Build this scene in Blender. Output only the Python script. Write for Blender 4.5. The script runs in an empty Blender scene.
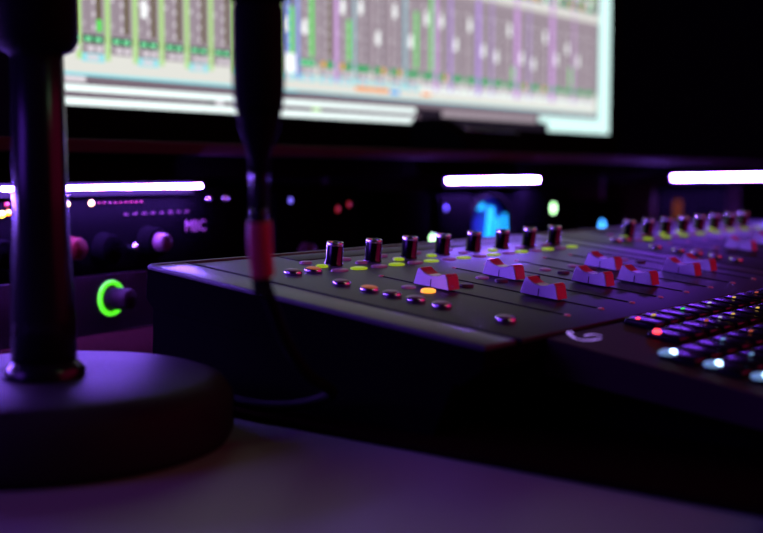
import bpy, bmesh, math, random
from mathutils import Vector, Matrix
random.seed(4)
C = bpy.context.scene.collection
PI = math.pi
# ------------------------------------------------------------------ camera, world, lights, exposure
EYE = 0.88                      # camera height; the desk top is at 0.74
TH = math.radians(38.6)
cd = bpy.data.cameras.new('camera'); cam = bpy.data.objects.new('camera', cd); C.objects.link(cam)
cd.sensor_width = 36; cd.lens = 1150/763*36; cd.clip_start = 0.02
fw = Vector((math.cos(TH), math.sin(TH), -94.5/1150)).normalized()
cam.location = (0, 0, EYE); cam.rotation_euler = fw.to_track_quat('-Z', 'Y').to_euler()
cd.dof.use_dof = True; cd.dof.focus_distance = 0.775; cd.dof.aperture_fstop = 4.8
bpy.context.scene.camera = cam
vs = bpy.context.scene.view_settings
vs.view_transform = 'Standard'; vs.look = 'None'; vs.gamma = 1; vs.exposure = 0; vs.use_curve_mapping = False
w = bpy.data.worlds.new('world'); bpy.context.scene.world = w; w.use_nodes = True
w.node_tree.nodes['Background'].inputs[0].default_value = (0.55, 0.05, 0.45, 1)
w.node_tree.nodes['Background'].inputs[1].default_value = 0.0015

def area(name, loc, target, col, power, sx, sy):
    l = bpy.data.lights.new(name, 'AREA'); l.shape = 'RECTANGLE'; l.size = sx; l.size_y = sy
    l.color = col; l.energy = power
    o = bpy.data.objects.new(name, l); C.objects.link(o); o.location = loc
    o.rotation_euler = (Vector(target)-Vector(loc)).to_track_quat('-Z', 'Y').to_euler()
    return o
area('red_room_light', (1.6, -0.9, 1.55), (0.8, 0.35, 0.8), (1.0, 0.012, 0.20), 7.5, 2.2, 1.5)
area('violet_fill_light', (-0.75, 1.0, 1.35), (0.8, 0.45, 0.8), (0.20, 0.05, 1.0), 6.0, 0.6, 0.6)  # added unseen violet fill from the left, brightens the cap sides
area('violet_sheen_light', (3.9, 1.90, 1.64), (0.9, 0.5, 0.8), (0.22, 0.05, 1.0), 6.5, 0.8, 0.12)  # added unseen lamp, gives the mixer tops their violet sheen
area('green_ceiling_lamp', (0.9, -0.9, 2.3), (0.45, 0.25, 0.74), (0.45, 1.0, 0.55), 1.0, 0.3, 0.3)

# ------------------------------------------------------------------ materials
def mat(name, col, rough=0.5, metal=0.0, emit=None, es=0.0, var=0.12, scale=60.0, bump=0.0, coat=0.0, spec=0.5, stretch=None, trans=0.0):
    m = bpy.data.materials.new(name); m.use_nodes = True
    nt = m.node_tree; b = nt.nodes['Principled BSDF']
    b.inputs['Roughness'].default_value = rough; b.inputs['Metallic'].default_value = metal
    b.inputs['Specular IOR Level'].default_value = spec; b.inputs['Coat Weight'].default_value = coat
    b.inputs['Transmission Weight'].default_value = trans
    tc = nt.nodes.new('ShaderNodeTexCoord'); mp = nt.nodes.new('ShaderNodeMapping')
    nt.links.new(tc.outputs['Object'], mp.inputs[0])
    if stretch: mp.inputs['Scale'].default_value = stretch
    nz = nt.nodes.new('ShaderNodeTexNoise'); nz.inputs['Scale'].default_value = scale; nz.inputs['Detail'].default_value = 3
    nt.links.new(mp.outputs[0], nz.inputs['Vector'])
    mx = nt.nodes.new('ShaderNodeMix'); mx.data_type = 'RGBA'
    mx.inputs['A'].default_value = (*[c*(1-var) for c in col], 1); mx.inputs['B'].default_value = (*[min(1, c*(1+var)) for c in col], 1)
    nt.links.new(nz.outputs['Fac'], mx.inputs['Factor']); nt.links.new(mx.outputs['Result'], b.inputs['Base Color'])
    if bump:
        bp = nt.nodes.new('ShaderNodeBump'); bp.inputs['Strength'].default_value = bump; bp.inputs['Distance'].default_value = 0.0005
        nt.links.new(nz.outputs['Fac'], bp.inputs['Height']); nt.links.new(bp.outputs[0], b.inputs['Normal'])
    if emit:
        b.inputs['Emission Color'].default_value = (*emit, 1); b.inputs['Emission Strength'].default_value = es
    return m
def em0(name, c, s): return mat(name, tuple(x*.1 for x in c), .4, emit=c, es=s, var=0)
M = dict(
    wall=mat('dark_wall_paint', (.02, .015, .022), .9), floor=mat('dark_carpet', (.02, .018, .022), 1, bump=.5, scale=200),
    desk=mat('light_grey_desk_laminate', (.22, .22, .225), .45, bump=.1, scale=300),
    mat=mat('black_desk_mat', (.010, .0025, .003), .8, bump=.2, scale=400, spec=0),
    shelf=mat('dark_wood_shelf', (.05, .024, .034), .6, spec=.05, scale=20, stretch=(1, 12, 12), var=.3),
    black=mat('black_plastic', (.0035, .003, .0035), .8, spec=0), blackm=mat('black_metal', (.004, .0035, .0045), .7, spec=0),
    face=mat('dark_grey_console_face', (.038, .033, .043), .42, bump=.08, scale=600, spec=.22, var=.1),
    rail=mat('brushed_grey_side_rail', (.085, .08, .09), .36, metal=.1, spec=.2, bump=.15, scale=250, stretch=(8, .3, 1)),
    slot=mat('black_slot', (.002, .002, .002), .8), glass=mat('black_display_glass', (.01, .01, .012), .08, coat=.6),
    dispc=mat('smoked_display_cover', (.03, .026, .034), .5, spec=.2), rackred=mat('dark_maroon_panel', (.010, .003, .006), .6, spec=.05), redknob=mat('dull_red_knob', (.05, .003, .004), .6, spec=.05), dimprint=mat('dim_print', (.05, .02, .03), .6, spec=.05), marker=em0('faint_red_marks', (1, .05, .15), .05),
    knob=mat('dark_chrome_knob', (.06, .055, .07), .2, metal=1), rim=mat('bright_chrome', (.75, .72, .78), .22, metal=1),
    cap=mat('pale_fader_plastic', (.82, .78, .88), .38), capredlight=mat('painted_red_cap_light', (.80, .07, .15), .38, coat=.2), caphighlight=mat('painted_hollow_highlight', (.95, .93, .95), .16, coat=.5),  # cap red carries the room's red light, hollow white the screen highlight
    pill=mat('button_cap', (.26, .14, .18), .35), unlit=mat('painted_violet_glow', (.34, .20, .33), .4, emit=(.25, .05, .22), es=.16),  # unlit buttons: violet ambient light put into the tint and faint glow
    lime=mat('backlit_lime_button', (.3, .4, .02), .4, emit=(.40, .62, .015), es=.55), orange=mat('backlit_orange_button', (.6, .3, .02), .4, emit=(1, .36, .04), es=1.5),
    dimorange=mat('backlit_amber_button', (.5, .2, .05), .4, emit=(1, .25, .08), es=.2), darkbtn=mat('dark_rubber_button', (.10, .05, .09), .5),
    dot=mat('painted_red_marker', (.6, .2, .25), .3, emit=(1, .1, .2), es=.06),  # pale end stops with red light put into colour and glow
    led=mat('violet_led_strip', (.9, .9, .9), .4, emit=(.24, .10, 1.0), es=380), chan=mat('strip_channel', (.06, .06, .07), .4, metal=.4),
    rubber=mat('black_rubber', (.006, .005, .006), .7, spec=.03), gloss=mat('black_gloss_tube', (.008, .006, .009), .25, spec=.3),
    base=mat('dark_stand_base', (.022, .018, .024), .55, spec=.035, bump=.2, scale=500), band=mat('red_cable_band', (.55, .03, .06), .5),
    key=mat('black_gloss_key', (.010, .009, .011), .2, spec=.25), kbody=mat('dark_keyboard_body', (.05, .018, .028), .7, spec=.12, bump=.1, scale=500),
    green=mat('green_ring_light', (.1, .5, .02), .4, emit=(.10, 1.0, .01), es=1.0), pinkcap=mat('pale_knob_cap', (.07, .022, .045), .5, spec=.2),
    print=mat('faded_white_print', (.25, .11, .16), .6), rack=mat('black_rack_panel', (.0018, .0013, .002), .7, spec=0, bump=.1, scale=400),
    brown=mat('brown_equipment_case', (.02, .008, .007), .6, spec=.1), cushion=mat('dark_red_padding', (.09, .015, .03), .75, bump=.3, scale=300),
    logo=mat('lavender_strip_reflection', (.6, .5, .8), .4, emit=(.42, .26, 1.0), es=.75),
)
def em(name, c, s): return mat(name, tuple(x*.5 for x in c), .4, emit=c, es=s, var=0)
L_ = dict(yellow=em('yellow_led', (1, .75, .05), 7), warm=em('warm_led', (1, .55, .2), 7), orange=em('orange_led', (1, .3, .02), 5), green=em('green_led', (.15, 1, .05), 3),
          red=em0('dim_red_led', (1, .05, .08), .30), palegreen=em('pale_green_led', (.5, 1, .45), 5), blue=em('blue_led', (.05, .35, 1), 5), dimblue=em('dim_blue_led', (.2, .15, 1), 1.2),
          white=em('white_key_light', (.45, .70, 1), 8), halo=em('pale_blue_key_halo', (.25, .5, .9), .45), cyan=em('cyan_key_light', (.2, .5, .9), .6), kred=em('red_key_light', (1, .04, .05), 4), kgreen=em('green_key_light', (.05, .9, .15), .8),
          kyel=em('yellow_key_light', (1, .7, .1), .6), kor=em('orange_key_light', (1, .22, .06), .35), kwh=em('pale_key_light', (.7, .7, 1), .6), fan=em0('cyan_lamp_bar', (.01, .42, 1), 2.0), fandim=em0('deep_blue_fan_light', (.01, .02, .75), .28))

# ------------------------------------------------------------------ helpers
class MB:
    def __init__(s): s.bm = bmesh.new(); s.mats = []
    def idx(s, m):
        if m not in s.mats: s.mats.append(m)
        return s.mats.index(m)
    def mark(s, n0, m, smooth=False):
        s.bm.faces.ensure_lookup_table(); i = s.idx(m)
        for f in s.bm.faces[n0:]: f.material_index = i; f.smooth = smooth
    def box(s, c, d, m, bev=0, R=None, seg=2):
        t = bmesh.new(); bmesh.ops.create_cube(t, size=1); bmesh.ops.scale(t, vec=d, verts=t.verts)
        if bev: bmesh.ops.bevel(t, geom=t.edges[:], offset=bev, segments=seg, profile=.6, affect='EDGES')
        if R is not None: bmesh.ops.transform(t, matrix=R, verts=t.verts)
        bmesh.ops.translate(t, vec=c, verts=t.verts); s._join(t, m, bev > 0); return s
    def _join(s, t, m, smooth):
        n0 = len(s.bm.faces); me = bpy.data.meshes.new('t'); t.to_mesh(me); t.free(); s.bm.from_mesh(me); bpy.data.meshes.remove(me); s.mark(n0, m, smooth)
    def lathe(s, prof, m, c=(0, 0, 0), R=None, n=32, sx=1, sy=1, smooth=True):   # prof: (r, z)
        t = bmesh.new(); rings = []
        for r, z in prof:
            if r < 1e-6: rings.append([t.verts.new((0, 0, z))])
            else: rings.append([t.verts.new((r*sx*math.cos(2*PI*k/n), r*sy*math.sin(2*PI*k/n), z)) for k in range(n)])
        for a, b in zip(rings, rings[1:]):
            for k in range(n):
                k2 = (k+1) % n
                if len(a) == 1: t.faces.new((a[0], b[k2], b[k])) if len(b) > 1 else None
                elif len(b) == 1: t.faces.new((a[k], a[k2], b[0]))
                else: t.faces.new((a[k], a[k2], b[k2], b[k]))
        bmesh.ops.recalc_face_normals(t, faces=t.faces[:])
        if R is not None: bmesh.ops.transform(t, matrix=R, verts=t.verts)
        bmesh.ops.translate(t, vec=c, verts=t.verts); s._join(t, m, smooth); return s
    def prism(s, poly, ax, a, b, m, bev=0, smooth=False):     # poly of 2-D points extruded along axis ax from a to b
        t = bmesh.new()
        def P(p, v):
            q = list(p); q.insert(ax, v); return q
        va = [t.verts.new(P(p, a)) for p in poly]; vb = [t.verts.new(P(p, b)) for p in poly]; n = len(poly)
        t.faces.new(va); t.faces.new(vb[::-1])
        for k in range(n): t.faces.new((va[k], vb[k], vb[(k+1) % n], va[(k+1) % n]))
        bmesh.ops.recalc_face_normals(t, faces=t.faces[:])
        if bev: bmesh.ops.bevel(t, geom=t.edges[:], offset=bev, segments=2, profile=.6, affect='EDGES')
        s._join(t, m, smooth); return s
    def tube(s, pts, r, m, n=14):
        pts = [Vector(p) for p in pts]; rr = r if isinstance(r, (list, tuple)) else [r]*len(pts)
        t = bmesh.new(); prev = None; u = Vector((1, 0, 0)); first = None
        for i, p in enumerate(pts):
            d = (pts[min(i+1, len(pts)-1)]-pts[max(i-1, 0)]).normalized()
            if abs(u.dot(d)) > .95: u = Vector((0, 1, 0))
            u = (u-d*u.dot(d)).normalized(); v = d.cross(u)
            ring = [t.verts.new(p+(u*math.cos(2*PI*k/n)+v*math.sin(2*PI*k/n))*rr[i]) for k in range(n)]
            if prev:
                for k in range(n): t.faces.new((prev[k], prev[(k+1) % n], ring[(k+1) % n], ring[k]))
            else: first = ring
            prev = ring
        t.faces.new(first[::-1]); t.faces.new(prev); bmesh.ops.recalc_face_normals(t, faces=t.faces[:]); s._join(t, m, True); return s
    def build(s, name, parent=None, loc=None, kind=None, label=None):
        me = bpy.data.meshes.new(name); s.bm.to_mesh(me); s.bm.free()
        for m in s.mats: me.materials.append(m)
        o = bpy.data.objects.new(name, me); C.objects.link(o)
        if parent: o.parent = parent
        if loc: o.location = loc
        if kind: o['kind'] = kind
        if label: o['label'] = label
        return o
def tag(o, label, cat, group=None, kind=None):
    o['label'] = label; o['category'] = cat
    if group: o['group'] = group
    if kind: o['kind'] = kind
    return o
def thing(name, label, cat, loc=(0, 0, 0), rot=(0, 0, 0), group=None):
    o = bpy.data.objects.new(name, None); C.objects.link(o); o.location = loc; o.rotation_euler = rot; o.empty_display_size = .02
    return tag(o, label, cat, group)
def part(src, parent, loc, name=None, mat_=None, rot=None):      # linked copy of a part with its sub-parts
    c = src.copy(); C.objects.link(c); c.parent = parent; c.location = loc
    if rot: c.rotation_euler = rot
    if mat_:
        c.data = src.data.copy(); c.data.materials.clear(); c.data.materials.append(mat_)
    for k in src.children:
        d = k.copy(); C.objects.link(d); d.parent = c
    return c
def text_mesh(name, s, size, m, parent, loc, rot, ext=.0002):
    cu = bpy.data.curves.new(name, 'FONT'); cu.body = s; cu.size = size; cu.extrude = ext; cu.align_x = 'LEFT'
    tmp = bpy.data.objects.new(name+'_t', cu); C.objects.link(tmp)
    dg = bpy.context.evaluated_depsgraph_get(); me = bpy.data.meshes.new_from_object(tmp.evaluated_get(dg)); bpy.data.objects.remove(tmp)
    me.materials.clear(); me.materials.append(m)
    o = bpy.data.objects.new(name, me); C.objects.link(o); o.parent = parent; o.location = loc; o.rotation_euler = rot
    return o
DT = math.radians(6.8)                                  # the desk's back run is turned by 6.8 degrees against the mixer
RZ = Matrix.Rotation(DT, 4, 'Z')
def dsk(x, y, z): return RZ @ Vector((x, y, EYE+z))     # desk frame; z from the camera's height
DESK = -.14                                             # desk top in that frame
RX90 = Matrix.Rotation(PI/2, 4, 'X')                    # +Z of a lathe turned to -Y (towards the user)

# ------------------------------------------------------------------ the room
MB().box((1.5, 0.8, -.05), (7, 6, .1), M['floor']).build('floor', kind='structure')
MB().box((1.5, 0.8, 2.65), (7, 6, .1), M['wall']).build('ceiling', kind='structure')
MB().box((1.5, 3.75, 1.3), (7, .1, 2.6), M['wall']).build('wall_back', kind='structure')
MB().box((-1.95, 0.8, 1.3), (.1, 5.8, 2.6), M['wall']).build('wall_left', kind='structure')
MB().box((4.95, 0.8, 1.3), (.1, 5.8, 2.6), M['wall']).build('wall_right', kind='structure')
MB().box((1.5, -2.15, 1.3), (6.8, .1, 2.6), M['wall']).build('wall_front', kind='structure')

# ------------------------------------------------------------------ desk
d = thing('studio_desk', 'long studio desk with a pale grey laminate top under all the gear', 'desk')
top = [(-1.3, -.75), (3.2, -.75), (3.2, 1.62), (-1.3, 1.05)]
MB().prism(top, 2, .715, .74, M['desk'], bev=.003).build('desk_top', d)
legsrc = MB().box((0, 0, .3575), (.06, .06, .715), M['blackm'], bev=.004).build('leg', d, (-1.2, -.65, 0))
for p in ((3.1, -.65), (3.1, 1.45), (-1.2, .9)): part(legsrc, d, (*p, 0))
mt = MB().prism([(.453, -.21), (1.65, -.21), (1.65, .912), (-.3, .680), (-.3, .615), (.43, .615), (.456, .56), (.453, .50)], 2, .74, .744, M['mat'], bev=.001).build('desk_mat')  # rear left wing is added to darken the desk under the strip
tag(mt, 'thin black desk mat with a straight left edge lying under the mixing surface', 'desk mat')
# riser shelf over the back of the desk
sh = thing('riser_shelf', 'long dark reddish riser shelf over the rack units, carrying the screen', 'shelf', dsk(1.6, .785, DESK), (0, 0, DT))
MB().box((.05, .12, .162), (3.0, .36, .012), M['shelf'], bev=.002).build('shelf_board', sh)
MB().box((.05, -.022, .145), (2.98, .012, .022), M['black']).build('valance', sh, label='narrow black board under the shelf edge')
ps = MB().box((0, .0, .078), (.018, .24, .156), M['shelf'], bev=.001).build('divider', sh, (-1.43, .15, 0))
for x in (-.655, -.42, .53, 1.54): part(ps, sh, (x, .15, 0))
MB().box((.05, .275, .078), (2.98, .01, .156), M['shelf']).build('back_panel', sh)
# LED strips under the shelf
STR = [(.289, .829, 'long glowing violet-white light strip above the rack unit at the left', 0),
       (1.324, 1.594, 'shortest of the glowing violet light strips, above the blue-glowing lamp', 0),
       (2.27, 3.03, 'violet-white light strip at the right end, above the farther knobs', 0)]
for a, b, lab, _ in STR:
    hh = .0034 if a < 1 else .0044
    t = thing('led_light_strip', lab, 'light strip', dsk((a+b)/2, .716, -.0095 if a < 1 else -.008), (0, 0, DT), 'light strips under the shelf')
    MB().box((0, .0015, .0025), (b-a+.004, .019, .003), M['black']).box((0, .0085, -.004), (b-a+.004, .002, .014), M['black']).build('light_hood', t)  # hood plates added to keep strip light off the shelf and panels
    MB().box((0, 0, -.0035), (b-a, .010, hh), M['led'], bev=.001).build('diffuser', t)

# ------------------------------------------------------------------ monitor
mo = thing('monitor', 'large flat monitor on the shelf showing a colourful mixing window', 'monitor', (.6674*1.1304, 1.0385, EYE+.0752)); mo.scale = (1.1304,)*3
SW, SH = 1.105, .60
MB().box((SW/2+.012, .03, SH/2-.004), (SW+.07, .045, SH+.070), M['black'], bev=.004).build('casing', mo)
def flat(name, items, parent, y):      # items: (x0,x1,z0,z1,mat,layer)
    b = MB()
    for x0, x1, z0, z1, m, l in items:
        n0 = len(b.bm.faces); yy = y-.0004*l
        b.bm.faces.new([b.bm.verts.new(p) for p in ((x0, yy, z0), (x1, yy, z0), (x1, yy, z1), (x0, yy, z1))]); b.mark(n0, m)
    return b.build(name, parent)
def sc(name, r, g, b, s=1.0):
    m = bpy.data.materials.new('screen_'+name); m.use_nodes = True; nt = m.node_tree; nt.nodes.clear()
    e = nt.nodes.new('ShaderNodeEmission'); e.inputs[0].default_value = (r, g, b, 1); e.inputs[1].default_value = s
    o = nt.nodes.new('ShaderNodeOutputMaterial'); nt.links.new(e.outputs[0], o.inputs[0]); return m
S = dict(white=sc('white', .80, .92, .90, 1.3), mint=sc('mint', .68, .98, .94, 1.2), grey=sc('grey', .38, .31, .36), grey2=sc('grey2', .22, .17, .21), dark=sc('dark', .015, .01, .02), mid=sc('mid', .16, .11, .15),
         sepg=sc('lime', .48, .78, .28), sepc=sc('cyan', .28, .70, .80), sepb=sc('blue', .26, .36, .85), sepp=sc('purple', .52, .32, .85), sepv=sc('violet', .66, .36, .80), olive=sc('olive', .11, .08, .01), green=sc('green', .12, .80, .12),
         box=sc('readout', .0, .045, .02), boxg=sc('readout_green', .03, .42, .14), dig=sc('digits', .25, .9, .45), pale=sc('pale', .78, .72, .78), tick=sc('tick', .58, .52, .56), cyan=sc('label_cyan', .30, .80, .88), cream=sc('cream', .80, .80, .74),
         orange=sc('orange', 1, .38, .12), blue=sc('bluebtn', .05, .40, .95), red=sc('red', .5, .02, .08), cap=sc('cap', .85, .88, .88, 1.3))
it = [(-.004, SW, -.003, SH-.03, S['dark'], 0), (-.004, .560, .0105, .0175, S['white'], 2), (-.004, .556, -.0025, .0050, S['white'], 2), (-.004, .57, .0050, .0105, S['mid'], 1),
      (-.004, 1.062, .0175, .0285, S['mid'], 1), (-.004, .30, .021, .0255, S['grey2'], 2), (.002, .03, .0195, .0255, S['pale'], 3), (.33, 1.06, .0205, .0275, S['grey2'], 2),
      (.62, .868, .0085, .0175, S['grey'], 2), (.875, SW, .010, .0200, S['mint'], 2), (.902, SW, -.003, .010, S['mint'], 2), (1.065, SW, .0200, SH-.03, S['mint'], 2)]
it += [(.19, .195, .0055, .010, S['dark'], 3), (.200, .212, .006, .010, S['pale'], 3), (.355, .37, .0055, .0100, S['sepg'], 3)]
P = .0342; rnd = random.Random(7)
x0 = -.0115; k = 0
capz = {1: .112, 3: .098, 4: .135, 9: .104, 10: .104, 12: .135, 13: .138, 14: .103, 15: .14, 16: .105, 17: .138, 18: .138, 19: .11, 20: .139, 21: .107, 22: .101, 23: .142, 24: .104, 25: .098, 26: .141, 27: .11, 28: .129, 29: .112}
for row in range(4):
    zb = .030+row*.135
    it.append((-.004, 1.062, zb-.002 if not row else zb+.012, zb+.0285 if not row else zb+.0245, S['cream'], 1 if not row else 4)); it.append((-.004, 1.062, zb-.004, zb-.001, S['grey2'] if row else S['cyan'], 2))
    it.append((-.004, 1.062, zb+.0285 if not row else zb-.002, zb+.135, S['grey'], 1 if not row else 2))
    for k in range(31):
        a = x0+P*k; b = a+P; a_ = max(a, -.004); b_ = min(b, 1.062)
        if b_-a_ < .01: continue
        SEP = {9: ('sepb', .006), 11: ('sepv', .007), 12: ('sepc', .003), 15: ('sepc', .004), 17: ('sepv', .008), 18: ('sepp', .006), 20: ('sepp', .010), 21: ('sepp', .004), 23: ('sepv', .013), 24: ('sepp', .004), 26: ('sepv', .013), 28: ('sepv', .005)}
        if k < 9: it.append((b_-.003, b_+.003, zb+.012, zb+.144, S['sepg'], 4))
        elif k in SEP: it.append((b_-SEP[k][1]/2, b_+SEP[k][1]/2, zb+.012, zb+.144, S[SEP[k][0]], 4))
        if k == 9: it.append((a_+.005, b_-.006, zb+.034, zb+.144, S['sepb'], 2)); it.append((a_+.004, b_-.006, zb+.018, zb+.040, S['cap'], 8))
        it.append((a_+.004, b_-.005, zb+.0275, zb+.0355, S['box'] if k < 9 else S['boxg'], 5))       # readouts
        for q in (0, 1):
            xa = a_+.006+q*.012
            if k < 11: it.append((xa, xa+.0085, zb+.0295, zb+.0335, S['dig'], 6))
            elif rnd.random() < .15: it.append((xa, xa+.008, zb+.028, zb+.035, S['orange'], 6))
        for q in range(2): it.append((a_+.010+q*.010, a_+.017+q*.010, zb+.020, zb+.025, S['pale'], 5))
        it.append((a_+.003, b_-.004, zb+.018, zb+.0272, S['grey'], 3)); 
        if row == 0 and (k % 2 == 1 or k > 9): it.append((a_+.003, b_-.004, zb+.010, zb+.018, S['cyan'] if k < 17 else S['white'], 3)); it.append((a_+.009, b_-.011, zb+.0115, zb+.0165, S['pale'], 4))
        if k in (13, 14): it.append((a_+.001, b_, zb+.004, zb+.010, S['orange'], 5))
        if k == 15: it.append((a_+.002, b_-.012, zb+.003, zb+.008, S['blue'], 5))
        if k == 17: it.append((a_+.002, b_-.012, zb+.004, zb+.009, S['orange'], 5))
        mh = .034 if row else {1: .012, 8: .0, 9: .055, 10: .11, 12: .05, 16: .075, 17: .11, 23: .02, 28: .03}.get(k, .0)
        it.append((a_+.0215, a_+.0265, zb+.039, zb+.125, S['olive'] if k < 12 else S['grey2'], 3))
        if mh: it.append((a_+.0210, a_+.0275, zb+.039, zb+.039+mh, S['green'], 4))
        for q in range(7):
            it.append((a_+.0165, a_+.0198, zb+.041+q*.0125, zb+.045+q*.0125, S['pale'], 3))
            if q % 2 == 0: it.append((a_+.005, a_+.008, zb+.044+q*.0125, zb+.0485+q*.0125, S['pale'] if q % 4 else S['tick'], 3))
        it.append((a_+.0100, a_+.0115, zb+.040, zb+.125, S['grey2'], 3))
        cz = (capz.get(k, .05+.1*rnd.random()) if row == 0 else .06+rnd.random()*.09)+(zb-.030)
        if row or k in capz: it += [(a_+.0070, a_+.0145, cz-.010, cz+.004, S['cap'], 7), (a_+.0085, a_+.0130, cz+.004, cz+.008, S['cap'], 7)]
flat('screen', it, mo, .004)
st = MB(); st.box((SW/2, .085, -.0378), (.40, .12, .006), M['black'], bev=.003); st.box((SW/2, .07, .06), (.10, .03, .20), M['black'], bev=.004)
st.build('stand', mo)
bpy.context.view_layer.update()
# dark wedge-shaped device in front of the screen
dv = thing('docking_device', 'low black device with a sloped top standing under the monitor on the shelf', 'device', dsk(1.50, .770, .0282), (0, 0, DT))
MB().prism([(-.04, 0), (.05, 0), (.05, .044), (.012, .046), (-.03, .020)], 0, -.10, -.05, M['black'], bev=.002).build('speaker_block', dv)
MB().prism([(-.04, 0), (.05, 0), (.05, .030), (.0, .030), (-.03, .015)], 0, -.05, .135, M['black'], bev=.002).build('body', dv)
MB().box((.045, .02, .0318), (.17, .06, .003), M['rim'], bev=.001).build('top_plate', dv, label='polished top plate catching the screen light')

# ------------------------------------------------------------------ rack units at left
def led(parent, x, z, r, m, y=-.001): return MB().lathe([(0, .002), (r*.7, .0016), (r, 0), (r, -.001)], m, R=RX90, n=14).build('indicator_light', parent, (x, y, z))
ra = thing('rack_preamp', 'black rack unit with dim knobs, small lights and pink printed letters', 'rack unit', dsk(.67, .731, -.088), (0, 0, DT))
MB().box((0, .10, .037), (.44, .19, .072), M['rack'], bev=.001).build('case', ra)
fp = MB().box((0, 0, .0365), (.482, .006, .071), M['rack'], bev=.001).build('front_panel', ra)
def rknob(parent, x, z, r, h, m, capm=None, name='knob', tip=None):
    o = MB().lathe([(0, h), (r*.86, h), (r, h-.002), (r, .003), (r*1.1, .002), (r*1.1, 0)], m, R=RX90, n=28).build(name, parent, (x, -.003, z))
    if capm:
        c = MB(); c.lathe([(0, h+.010), (r*.50, h+.010), (r*.6, h+.008), (r*.62, h-.001)], capm, R=RX90, n=24)
        c.box((0, -h-.0105, r*.28), (.0012, .0008, r*.4), M['rubber'], R=Matrix.Rotation(-.5, 4, 'Y')); c.build('knob_cap', o, label='pale pinkish knob cap with dark pointer')
    return o
ax = lambda X: X-.67
rknob(ra, ax(.772), .025, .0135, .014, M['rack'], M['pinkcap'])
rknob(ra, ax(.717), .022, .013, .013, M['rack']); rk = rknob(ra, ax(.678), .024, .0095, .014, M['redknob']); rk['label'] = 'dark red knob'
rknob(ra, ax(.60), .024, .012, .014, M['rack'])
MB().lathe([(0, .010), (.0025, .010), (.003, .009), (.003, 0)], M['rim'], R=RX90, n=14).build('toggle_switch', ra, (ax(.748), -.003, .022))
led(ra, ax(.6765), .0615, .0021, L_['yellow'], -.004); led(ra, ax(.7035), .0615, .0024, L_['warm'], -.004)
led(ra, ax(.609), .0550, .0028, L_['yellow'], -.004); led(ra, ax(.6155), .0560, .0024, L_['orange'], -.004); led(ra, ax(.614), .0625, .0022, L_['red'], -.004); led(ra, ax(.614), .0235, .0026, L_['green'], -.004)
for i in range(9): led(ra, ax(.712+.0065*i), .0615, .0007, M['marker'], -.004)
text_mesh('lettering', 'MBC', .0150, M['print'], ra, (ax(.822), -.0035, .0320), (PI/2, 0, 0))
for i in range(8): MB().box((0, 0, 0), (.0045, .0006, .0022), M['dimprint']).build('print_mark', ra, (ax(.745+.0115*i), -.0035, .051))
for x in (.857, .882): 
    MB().lathe([(0, .002), (.003, .002), (.0036, 0)], M['rim'], R=RX90, n=12).build('rack_screw', ra, (ax(x), -.003, .062))
rb = thing('rack_interface', 'lowest black rack unit with a glowing green ring around its knob', 'rack unit', dsk(.67, .729, DESK+.0), (0, 0, DT))
MB().box((0, .10, .026), (.44, .19, .051), M['rack'], bev=.001).build('case', rb)
MB().box((0, 0, .026), (.482, .006, .051), M['rackred'], bev=.001).build('front_panel', rb)
kx, kz = .722-.67+.001, .0305
prof = [(.0118, .0), (.0118, .0022), (.0152, .0022), (.0158, 0)]
MB().lathe(prof, M['green'], R=RX90, n=40).build('ring_light', rb, (kx, -.003, kz))
MB().lathe([(0, .024), (.0080, .024), (.0092, .022), (.0100, .003), (.0104, 0)], M['rackred'], R=RX90, n=32).build('volume_knob', rb, (kx, -.003, kz))
MB().box((0, 0, 0), (.012, .003, .004), M['black']).build('jack_slot', rb, (-.10, -.003, .02))

# ------------------------------------------------------------------ gear in the bays under the shelf, farther right
def module(name, label, cat, X, w, z0, h, m, dy=.0, dep=.16):
    t = thing(name, label, cat, dsk(X, .732+dy, z0), (0, 0, DT))
    MB().box((0, dep/2, h/2), (w, dep, h), m, bev=.002).build('case', t); MB().box((0, -.002, h/2), (w*.94, .004, h*.92), M['rack'], bev=.001).build('front_panel', t)
    return t
g = module('outboard_module', 'dark module with two dim red lights, right of the hanging cable', 'audio unit', 1.045, .17, DESK, .125, M['rack'])
led(g, .035, .098, .004, L_['red'], -.004); led(g, .058, .103, .0035, L_['red'], -.004); rknob(g, -.03, .05, .013, .012, M['kbody']); led(g, -.055, .11, .0035, L_['dimblue'], -.004)
module('power_module', 'plain dark module left of the green-lit one, facing the three nearest knobs', 'audio unit', 1.250, .09, DESK, .115, M['rack'])
g = module('speaker_controller', 'dark controller with a pale green light left of the blue-glowing lamp', 'audio unit', 1.365, .10, DESK, .11, M['rack'])
led(g, 1.30-1.365, .054, .0058, L_['palegreen'], -.0045); led(g, -.03, .092, .0035, L_['dimblue'], -.004)
lp = thing('glow_lamp', 'oval blue-glowing lamp with bright cyan bars below the short light strip', 'lamp', dsk(1.476, .738, DESK), (0, 0, DT))
FR = .072; OZ = Matrix.Diagonal((1, 1, .74, 1))
fr = MB(); fr.lathe([(FR+.002, -.012), (FR+.002, .010), (FR-.003, .010), (FR-.004, -.012), (FR+.002, -.012)], M['black'], R=OZ @ RX90, n=48); fr.box((0, .005, -.0515), (.07, .03, .005), M['black'])
fr.build('frame', lp, (0, 0, .054))
MB().lathe([(0, -.004), (FR-.004, -.004)], L_['fandim'], R=OZ @ RX90, n=48).build('glow_disc', lp, (0, 0, .054))
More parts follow.
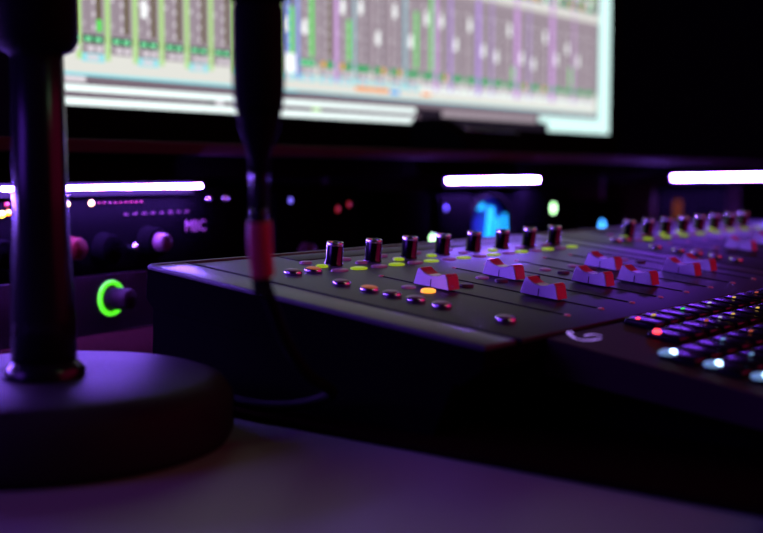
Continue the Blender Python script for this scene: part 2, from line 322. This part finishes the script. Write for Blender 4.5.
for bx, bz, Wd, L, ang in [(-.057, .064, .016, .030, 6), (-.028, .0915, .036, .009, 0), (.009, .066, .014, .050, 12), (.034, .060, .009, .030, 0), (.060, .062, .006, .034, -6), (-.030, .028, .014, .024, 10)]:
    MB().box((0, 0, 0), (Wd, .004, L), L_['fan'], bev=.0019, R=Matrix.Rotation(math.radians(ang), 4, 'Y')).build('light_bar', lp, (bx, 0, bz))
g = module('headphone_amplifier', 'dark unit with a round pale green light right of the blue-glowing lamp', 'audio unit', 1.665, .20, DESK, .115, M['rack'])
led(g, .024, .083, .0085, L_['palegreen'], -.0045)
g = module('power_conditioner', 'dark box with one bright blue light behind the far faders', 'audio unit', 1.90, .22, DESK, .09, M['rack'])
led(g, .002, .047, .0095, L_['blue'], -.0045)
module('wooden_speaker_box', 'brownish box standing between the blue light and the right light strip', 'box', 2.03, .02, DESK, .05, M['brown'])
g = module('tape_machine', 'brown cased machine with a faint orange glow behind the farther knobs', 'audio unit', 2.55, .55, DESK, .12, M['brown'], dy=.03)
MB().box((0, 0, 0), (.05, .002, .04), mat('amber_window', (.012, .003, .001), .5, emit=(1, .22, .02), es=.09, spec=0), bev=.0009).build('meter_window', g, (-.13, -.005, .060))

# ------------------------------------------------------------------ mixing surfaces
P0 = Vector((.6030, .5228, EYE-.0645)); TILT = math.radians(6.2); MT = .7442
def lz(y, zw): return (zw-P0.z-y*math.sin(TILT))/math.cos(TILT)     # local z of a world height at local y
def mixer_proto():
    r = thing('fader_mixer', 'nearest fader mixer, sharp in focus, with lit buttons and pale faders with red light painted on top', 'mixing surface', P0, (TILT, 0, 0), 'fader mixers in a row')
    xl, xr = -.130, .313
    b = MB(); zt = -.0015
    # case: narrow upper shell over an undercut foot
    b.prism([(.044, zt), (-.2105, zt), (-.2125, -.004), (-.2125, -.011), (-.200, -.022), (.036, -.026), (.044, -.020)], 0, xl, xr, M['black'], bev=.0008)
    b.prism([(.038, -.02), (-.196, -.018), (-.185, lz(-.185, MT)), (.034, lz(.034, MT))], 0, xl+.001, xr-.026, M['black'])
    b.build('case', r)
    MB().box((.1085, -.0845, -.0003), (.407, .2545, .0026), M['face'], bev=.0004).build('face_plate', r)
    sr = MB(); 
    sr.box((-.1155, -.0838, 0), (.0286, .2562, .003), M['rail'], bev=.0008)
    sr.box((-.1005, -.0838, .0004), (.0010, .2562, .003), M['slot']); sr.build('side_rail', r, label='lighter grey side rail')
    MB().box((.0915, .0420, .0008), (.440, .004, .0028), M['rail'], bev=.001).build('rear_edge', r, label='shiny rear edge bar')
    MB().box((.1475, .028, .0009), (.332, .020, .0012), M['dispc'], bev=.0004).build('display', r)
    # knobs
    kn = MB().lathe([(0, .0150), (.0052, .0150), (.0058, .0140), (.0058, .0016), (.0064, .0012), (.0064, 0)], M['knob'], n=36).build('knob', r, (-.005, -.003, .001))
    MB().lathe([(.0047, .0150), (.0050, .0160), (.0057, .0160), (.0060, .0150), (.0059, .0135)], M['rim'], n=36).build('knob_rim', kn, label='bright chrome top rim')
    for i in range(1, 8): part(kn, r, (-.005+.0427*i, -.003, .001))
    def oval(name, rx, ry, h, m, loc):
        return MB().lathe([(0, h), (.8, h), (1.0, h*.7), (1.0, 0)], m, n=24, sx=rx, sy=ry).build(name, r, loc)
    sm = oval('select_button', .0052, .0033, .0016, M['unlit'], (-.021, .0085, .001)); bg = oval('channel_button', .0078, .0042, .0012, M['unlit'], (-.021, -.0225, .001))
    for i in range(8):
        X = .042*i
        if i: part(sm, r, (X-.021, .0085, .001))
        o = part(sm, r, (X-.021, -.0065, .001), mat_=M['lime'] if i in (0, 5, 3) else M['unlit'])
        if i in (0, 5, 3): o['label'] = 'lit lime green button'
        if i: part(bg, r, (X-.021, -.0225, .001))
        o = part(bg, r, (X-.001, -.0225, .001), mat_=M['lime']); o['label'] = 'lit lime green button'
        if i in (1, 4): part(sm, r, (X+.020, -.008, .001), mat_=M['lime'])
        part(bg, r, (X-.028, -.086, .001), mat_=M['unlit']).scale = (.75, .95, 1)
        o = part(bg, r, (X-.028, -.1015, .001), mat_=M['orange'] if i == 0 else M['darkbtn']); o.scale = (.75, .95, 1.6)
        if i == 0: o['label'] = 'lit orange button'
    # raised round buttons in the left column
    pb = MB(); pb.lathe([(.0056, 0), (.0060, .0008), (.0058, .0022), (.0050, .0028)], M['rim'], n=28); pb.lathe([(0, .0034), (.0042, .0033), (.0052, .0027)], M['pill'], n=28)
    pill = pb.build('transport_button', r, (-.063, -.019, .001))
    for y in (-.060, -.0825, -.100, -.118, -.137, -.181):
        o = part(pill, r, (-.063, y, .001))
        if y == -.0825:
            o.data = pill.data.copy(); o.data.materials[1] = M['dimorange']; o['label'] = 'raised button lit amber'
    o = part(pill, r, (-.0435, -.019, .001)); o.data = pill.data.copy(); o.data.materials[1] = M['dimorange']; o['label'] = 'raised button lit amber'
    # fader slots and their end markers
    sl = MB().box((0, 0, 0), (.0016, .136, .0006), M['slot']).build('fader_slot', r, (-.0105, -.119, .0012))
    md = MB().lathe([(0, .0010), (.0016, .0008), (.0020, 0)], M['dot'], n=12).build('slot_marker', r, (-.0105, -.1905, .001))
    for i in range(8):
        if i: part(sl, r, (.042*i-.0105, -.119, .0012)); part(md, r, (.042*i-.0105, -.1905, .001))
        part(md, r, (.042*i-.0105, -.0500, .001))
    return r
def fader_cap(r, x, y):
    # saddle-shaped cap: profile in (y, z), pale sides, red light painted on the end tops, screen highlight painted in the hollow
    L = .0138; w = .0063
    prof = [(-L, 0), (-.0115, .0080), (-.0100, .0094), (-.0085, .0092), (-.0045, .0075), (0, .0068), (.0035, .0073), (.0070, .0088), (.0096, .0106), (.0112, .0104), (L, 0)]
    b = MB(); b.prism(prof, 0, -w, w, M['cap'], bev=.0004, smooth=False)
    o = b.build('fader_cap', r, (x, y, .0022))
    t = MB()
    def strip(pts, m, nudge=.0003, ww=w*.90):
        for (y0, z0), (y1, z1) in zip(pts, pts[1:]):
            d = Vector((y1-y0, z1-z0)).normalized(); nn = Vector((d.y, -d.x))
            if nn.y < 0 and abs(nn.y) > .05: nn = -nn
            if abs(nn.y) <= .35 and nn.x > 0 and y0 < 0: nn = -nn
            a = Vector((y0, z0))+nn*nudge; c = Vector((y1, z1))+nn*nudge
            n0 = len(t.bm.faces); t.bm.faces.new([t.bm.verts.new(p) for p in ((-ww, *a), (ww, *a), (ww, *c), (-ww, *c))]); t.mark(n0, m)
    strip(prof[0:5], M['capredlight']); strip(prof[6:10], M['capredlight']); 
    t.build('red_light_ends', o, label='red light painted on the end faces of the cap')
    t = MB(); t.box((-w, .0002, .0025), (.0004, .0005, .0048), M['slot']); strip(prof[4:7], M['caphighlight'], .0002, w*.95); t.build('groove_and_highlight', o, label='side groove and painted highlight in the hollow of the cap')
    MB().box((0, 0, -.0006), (.0008, .006, .0026), M['slot']).build('stem', o)
    return o
mA = mixer_proto()
def copy_tree(o, parent=None):
    c = o.copy(); C.objects.link(c); c.parent = parent
    for ch in list(o.children): copy_tree(ch, c)
    return c
mB = copy_tree(mA); mB.location = P0+Vector((.445, 0, 0)); mB['label'] = 'farther fader mixer, blurred behind the first at the right edge'
for o in mB.children:                                   # the farther unit has none of its amber lights on
    nm = [x.name for x in o.data.materials]
    if 'backlit_orange_button' in nm: o.data = o.data.copy(); o.data.materials[0] = M['darkbtn']; del o['label']
    elif 'backlit_amber_button' in nm: o.data = o.data.copy(); o.data.materials[1] = M['pill']; del o['label']
cap0 = fader_cap(mA, -.0105, -.095)
for i, y in enumerate((-.095, -.149, -.092, -.139, -.153, -.103, -.149, -.144)):
    if i: part(cap0, mA, (.042*i-.0105, y, .0022))
for i, y in enumerate((-.165, -.104, -.13, -.10, -.12, -.085, -.13, -.1)):
    if i: part(cap0, mB, (.042*i-.0105, y, .0022))

# ------------------------------------------------------------------ backlit keyboard controller in front of the mixers
kb = thing('key_controller', 'dark reddish key controller with backlit black keys in front of the mixer', 'keyboard', P0+Vector((0, -.2145*math.cos(TILT), -.2145*math.sin(TILT))), (math.radians(8.2), 0, 0))
T2 = math.radians(8.2); kz0 = kb.location.z
def kl(y, zw): return (zw-kz0-y*math.sin(T2))/math.cos(T2)
b = MB(); b.prism([(-.001, 0), (-.205, 0), (-.208, -.003), (-.208, -.010), (-.200, -.014), (-.002, -.020)], 0, -.076, .56, M['kbody'], bev=.0008)
b.prism([(-.006, -.015), (-.190, -.012), (-.17, kl(-.17, MT)), (-.008, kl(-.008, MT))], 0, -.056, .54, M['black']); b.build('case', kb)
kk = MB().box((0, 0, .0016), (.0178, .0200, .0044), M['key'], bev=.0013).build('key', kb, (0, 0, 0))
glow = {(2, -1): 'kred', (1, -1): 'kred'}
lites = {(3, 0): ('kred', .5), (4, 0): ('kyel', 1), (6, 0): ('kgreen', 1), (8, 0): ('kwh', 1), (10, 0): ('kyel', .8), (12, 0): ('kor', 1), (5, 1): ('kor', 1), (7, 1): ('kyel', .6), (9, 1): ('kyel', .8), (2, 1): ('kred', 1.8), (3, 2): ('cyan', 1), (5, 2): ('kor', 1), (8, 2): ('kor', 1),
         (0, 2): ('white', 1), (0, 3): ('white', 1), (0, 4): ('white', 1), (2, 3): ('cyan', 1), (2, 4): ('kwh', 1), (4, 3): ('kor', .8), (6, 3): ('kyel', .8), (6, 1): ('kwh', .6), (11, 1): ('kgreen', .8)}
first = True
for row in range(7):
    for col in range(0, 14):
        if row < 2 and col < 2+(row == 0): continue
        X = -.0475+.0208*col; Y = -.014-.0245*row-(.003 if row > 1 else 0)
        if first: o = kk; o.location = (X, Y, 0); first = False
        else: o = part(kk, kb, (X, Y, 0))
for (col, row), (nm, s) in lites.items():
    X = -.0475+.0208*col; Y = -.014-.0245*row-(.003 if row > 1 else 0)
    key = [q for q in kb.children if (q.location-Vector((X, Y, 0))).length < .001]
    par = key[0] if key else kb
    big = nm == 'white' or s > 1.5
    sz = (.0060, .0042, .0014) if big else (.0060*s**.5, .0020, .0006)
    loc = (-.0072, .0045, .0044) if big else (-.003, .004, .0039)
    if not key: loc = (X-.003, Y, .001)
    if nm == 'white':
        MB().lathe([(0, .0010), (.7, .0008), (1, 0), (1, -.0008)], L_['halo'], n=20, sx=.0070, sy=.0042).build('key_halo', par, (loc[0]+.001, loc[1]+.002, loc[2]-.0004))  # soft flare around the white light, drawn as a dim glowing oval
        sz = (.0046, .0034, .0012); loc = (loc[0]+.0014, loc[1]-.0005, loc[2]+.0004)
    MB().lathe([(0, sz[2]), (.7, sz[2]*.8), (1, 0), (1, -.0008)], L_[nm], n=18, sx=sz[0]*.5, sy=sz[1]*.5).build('key_light', par, loc)
# the swoosh-like mark at the corner; its glow stands in for the strip's reflection
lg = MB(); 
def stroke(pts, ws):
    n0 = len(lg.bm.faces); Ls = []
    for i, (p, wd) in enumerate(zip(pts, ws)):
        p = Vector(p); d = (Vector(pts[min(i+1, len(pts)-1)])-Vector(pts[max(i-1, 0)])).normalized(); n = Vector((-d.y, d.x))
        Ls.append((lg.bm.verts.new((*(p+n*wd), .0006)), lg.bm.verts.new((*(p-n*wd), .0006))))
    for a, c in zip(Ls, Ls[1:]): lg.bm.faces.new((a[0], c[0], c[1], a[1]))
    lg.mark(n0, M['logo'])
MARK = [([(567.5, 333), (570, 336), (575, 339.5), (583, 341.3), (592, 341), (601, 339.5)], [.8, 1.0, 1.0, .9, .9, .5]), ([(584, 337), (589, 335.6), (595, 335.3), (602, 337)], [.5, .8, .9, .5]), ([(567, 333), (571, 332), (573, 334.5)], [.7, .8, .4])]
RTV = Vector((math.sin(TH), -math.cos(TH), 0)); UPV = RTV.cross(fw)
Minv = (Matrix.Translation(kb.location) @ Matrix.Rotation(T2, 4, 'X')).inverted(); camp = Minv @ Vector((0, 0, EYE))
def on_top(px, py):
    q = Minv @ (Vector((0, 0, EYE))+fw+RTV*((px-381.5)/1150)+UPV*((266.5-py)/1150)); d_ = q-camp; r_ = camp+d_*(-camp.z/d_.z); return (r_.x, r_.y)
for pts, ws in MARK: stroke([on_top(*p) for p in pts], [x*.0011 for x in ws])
lg.build('corner_mark', kb, label='curved mark on the corner, its strip reflection painted as a lavender glow')

# ------------------------------------------------------------------ microphone stand, microphone and cable
sx_, sy_ = .351, .506
s_ = thing('microphone_stand', 'black microphone stand with a thick round base at the left', 'stand', (sx_, sy_, .74))
MB().lathe([(0, .0345), (.030, .0350), (.085, .0345), (.0935, .0315), (.0985, .024), (.0985, .006), (.096, .001), (.09, 0), (0, 0)], M['base'], n=72).build('base', s_)
px_, py_ = .000, -.003
MB().lathe([(.0205, .034), (.0205, .039), (.0185, .041), (.0165, .043)], M['gloss'], n=36).build('base_collar', s_, (px_, py_, 0))
MB().tube([(px_, py_, .036), (px_, py_, .065), (px_, py_, .12), (px_, py_, .235)], [.0165, .0165, .0138, .0128], M['gloss'], n=32).build('pole', s_)
MB().lathe([(.0130, .199), (.0175, .201), (.0205, .206), (.0205, .250), (.016, .262), (.0, .262)], M['rubber'], n=32).build('clutch', s_, (px_, py_, 0))
MB().tube([(px_, py_, .255), (px_+.005, py_-.06, .300), (.364-sx_, .3588-sy_+.018, .330)], .009, M['gloss']).build('boom_arm', s_)
cl = MB(); cl.lathe([(.0225, -.012), (.025, -.012), (.025, .012), (.0225, .012), (.0225, -.012)], M['rubber'], n=28); cl.build('clip', s_, (.364-sx_, .3588-sy_, .322))
cx_, cy_ = .3634, .3588
mc = thing('microphone', 'black microphone held above the picture, its collar just showing at the top', 'microphone', (cx_, cy_, 1.02))
MB().lathe([(0, -.066), (.0125, -.066), (.0125, -.0612), (.0135, -.058), (.019, 0), (.0215, .05), (.0215, .09), (0, .09)], M['blackm'], n=32).build('body', mc)
MB().lathe([(.0215, .09), (.027, .10), (.029, .12), (.024, .143), (.012, .155), (0, .158)], M['rim'], n=32).build('grille', mc)
cb = thing('microphone_cable', 'black microphone cable with a red band hanging down from its plug', 'cable', (cx_, cy_, .74))
def W(x, y, z): return (x-cx_, y-cy_, z-.74)
MB().lathe([(0, .2135), (.0100, .2135), (.0114, .211), (.0114, .178), (.0108, .170), (.0098, .165), (0, .165)], M['rubber'], n=32).build('plug_shell', cb)
MB().lathe([(.0098, .1655), (.0090, .160), (.0062, .151), (.0045, .144), (.0042, .139), (0, .139)], M['rubber'], n=28).build('strain_relief', cb)
MB().lathe([(.0041, .1395), (.0041, .112), (.0, .112)], M['gloss'], n=20).build('cable_sleeve', cb)
EP = dict(a=(.3575, .3519, .846))
pts = [W(cx_, cy_, .855), W(.3610, .3570, .835), W(.3615, .3560, .815), W(.366, .3535, .790), W(.385, .358, .770), W(.425, .385, .755), W(.470, .412, .7500), W(.512, .4225, .7488), W(.54, .44, .7488), W(.565, .49, .7488), W(.60, .565, .7488), W(.63, .62, .7480), W(.66, .70, .746)]
MB().tube([W(cx_, cy_, .858), W(cx_, cy_, .835), W(cx_+.001, cy_-.0005, .825)], .0042, M['gloss']).build('cable_neck', cb)
# smooth the cable path
def cr(P_, n=6):
    P_ = [Vector(p) for p in P_]; P_ = [P_[0]]+P_+[P_[-1]]; out = []
    for i in range(1, len(P_)-2):
        p0, p1, p2, p3 = P_[i-1:i+3]
        for k in range(n):
            t = k/n; out.append(.5*((2*p1)+(p2-p0)*t+(2*p0-5*p1+4*p2-p3)*t*t+(3*p1-p0-3*p2+p3)*t**3))
    out.append(P_[-2]); return out
def path(seq): return cr([W(*p) for p in seq])
def px3(px, py, D):
    v = fw+RTV*((px-381.5)/1150)+UPV*((266.5-py)/1150); return Vector((0, 0, EYE))+v*D
A = [px3(258.5, 210, .50), px3(260, 248, .503), px3(263, 276, .507), px3(272, 305, .52), px3(288, 345, .555), px3(308, 375, .585), px3(331, 394.5, .615)]
A = [tuple(v) for v in A]
o = MB().tube(path([A[0], A[1], A[2]]), .0039, M['gloss']).build('upper_cord', cb)
MB().tube(path([px3(259.3, 222, .501), A[1], px3(263, 275, .507)]), .0054, M['band'], n=20).build('red_band', cb, label='red tape band')
MB().tube(path([A[2], A[3], A[4], A[5], A[6], (.4655, .450, .7478), (.4640, .52, .7478), (.460, .60, .7478), (.435, .660, .7478)]), .0030, M['rubber']).build('lower_cord', cb)
# padded wrist rest at the near right corner
wr = MB(); 
wr.box((0, 0, .014), (.13, .075, .028), M['cushion'], bev=.012, seg=4, R=Matrix.Rotation(math.radians(10), 4, 'Z'))
w_ = wr.build('wrist_rest', loc=(.425, .105, .7402))
tag(w_, 'rounded dark red padded wrist rest at the lower right corner', 'wrist rest')
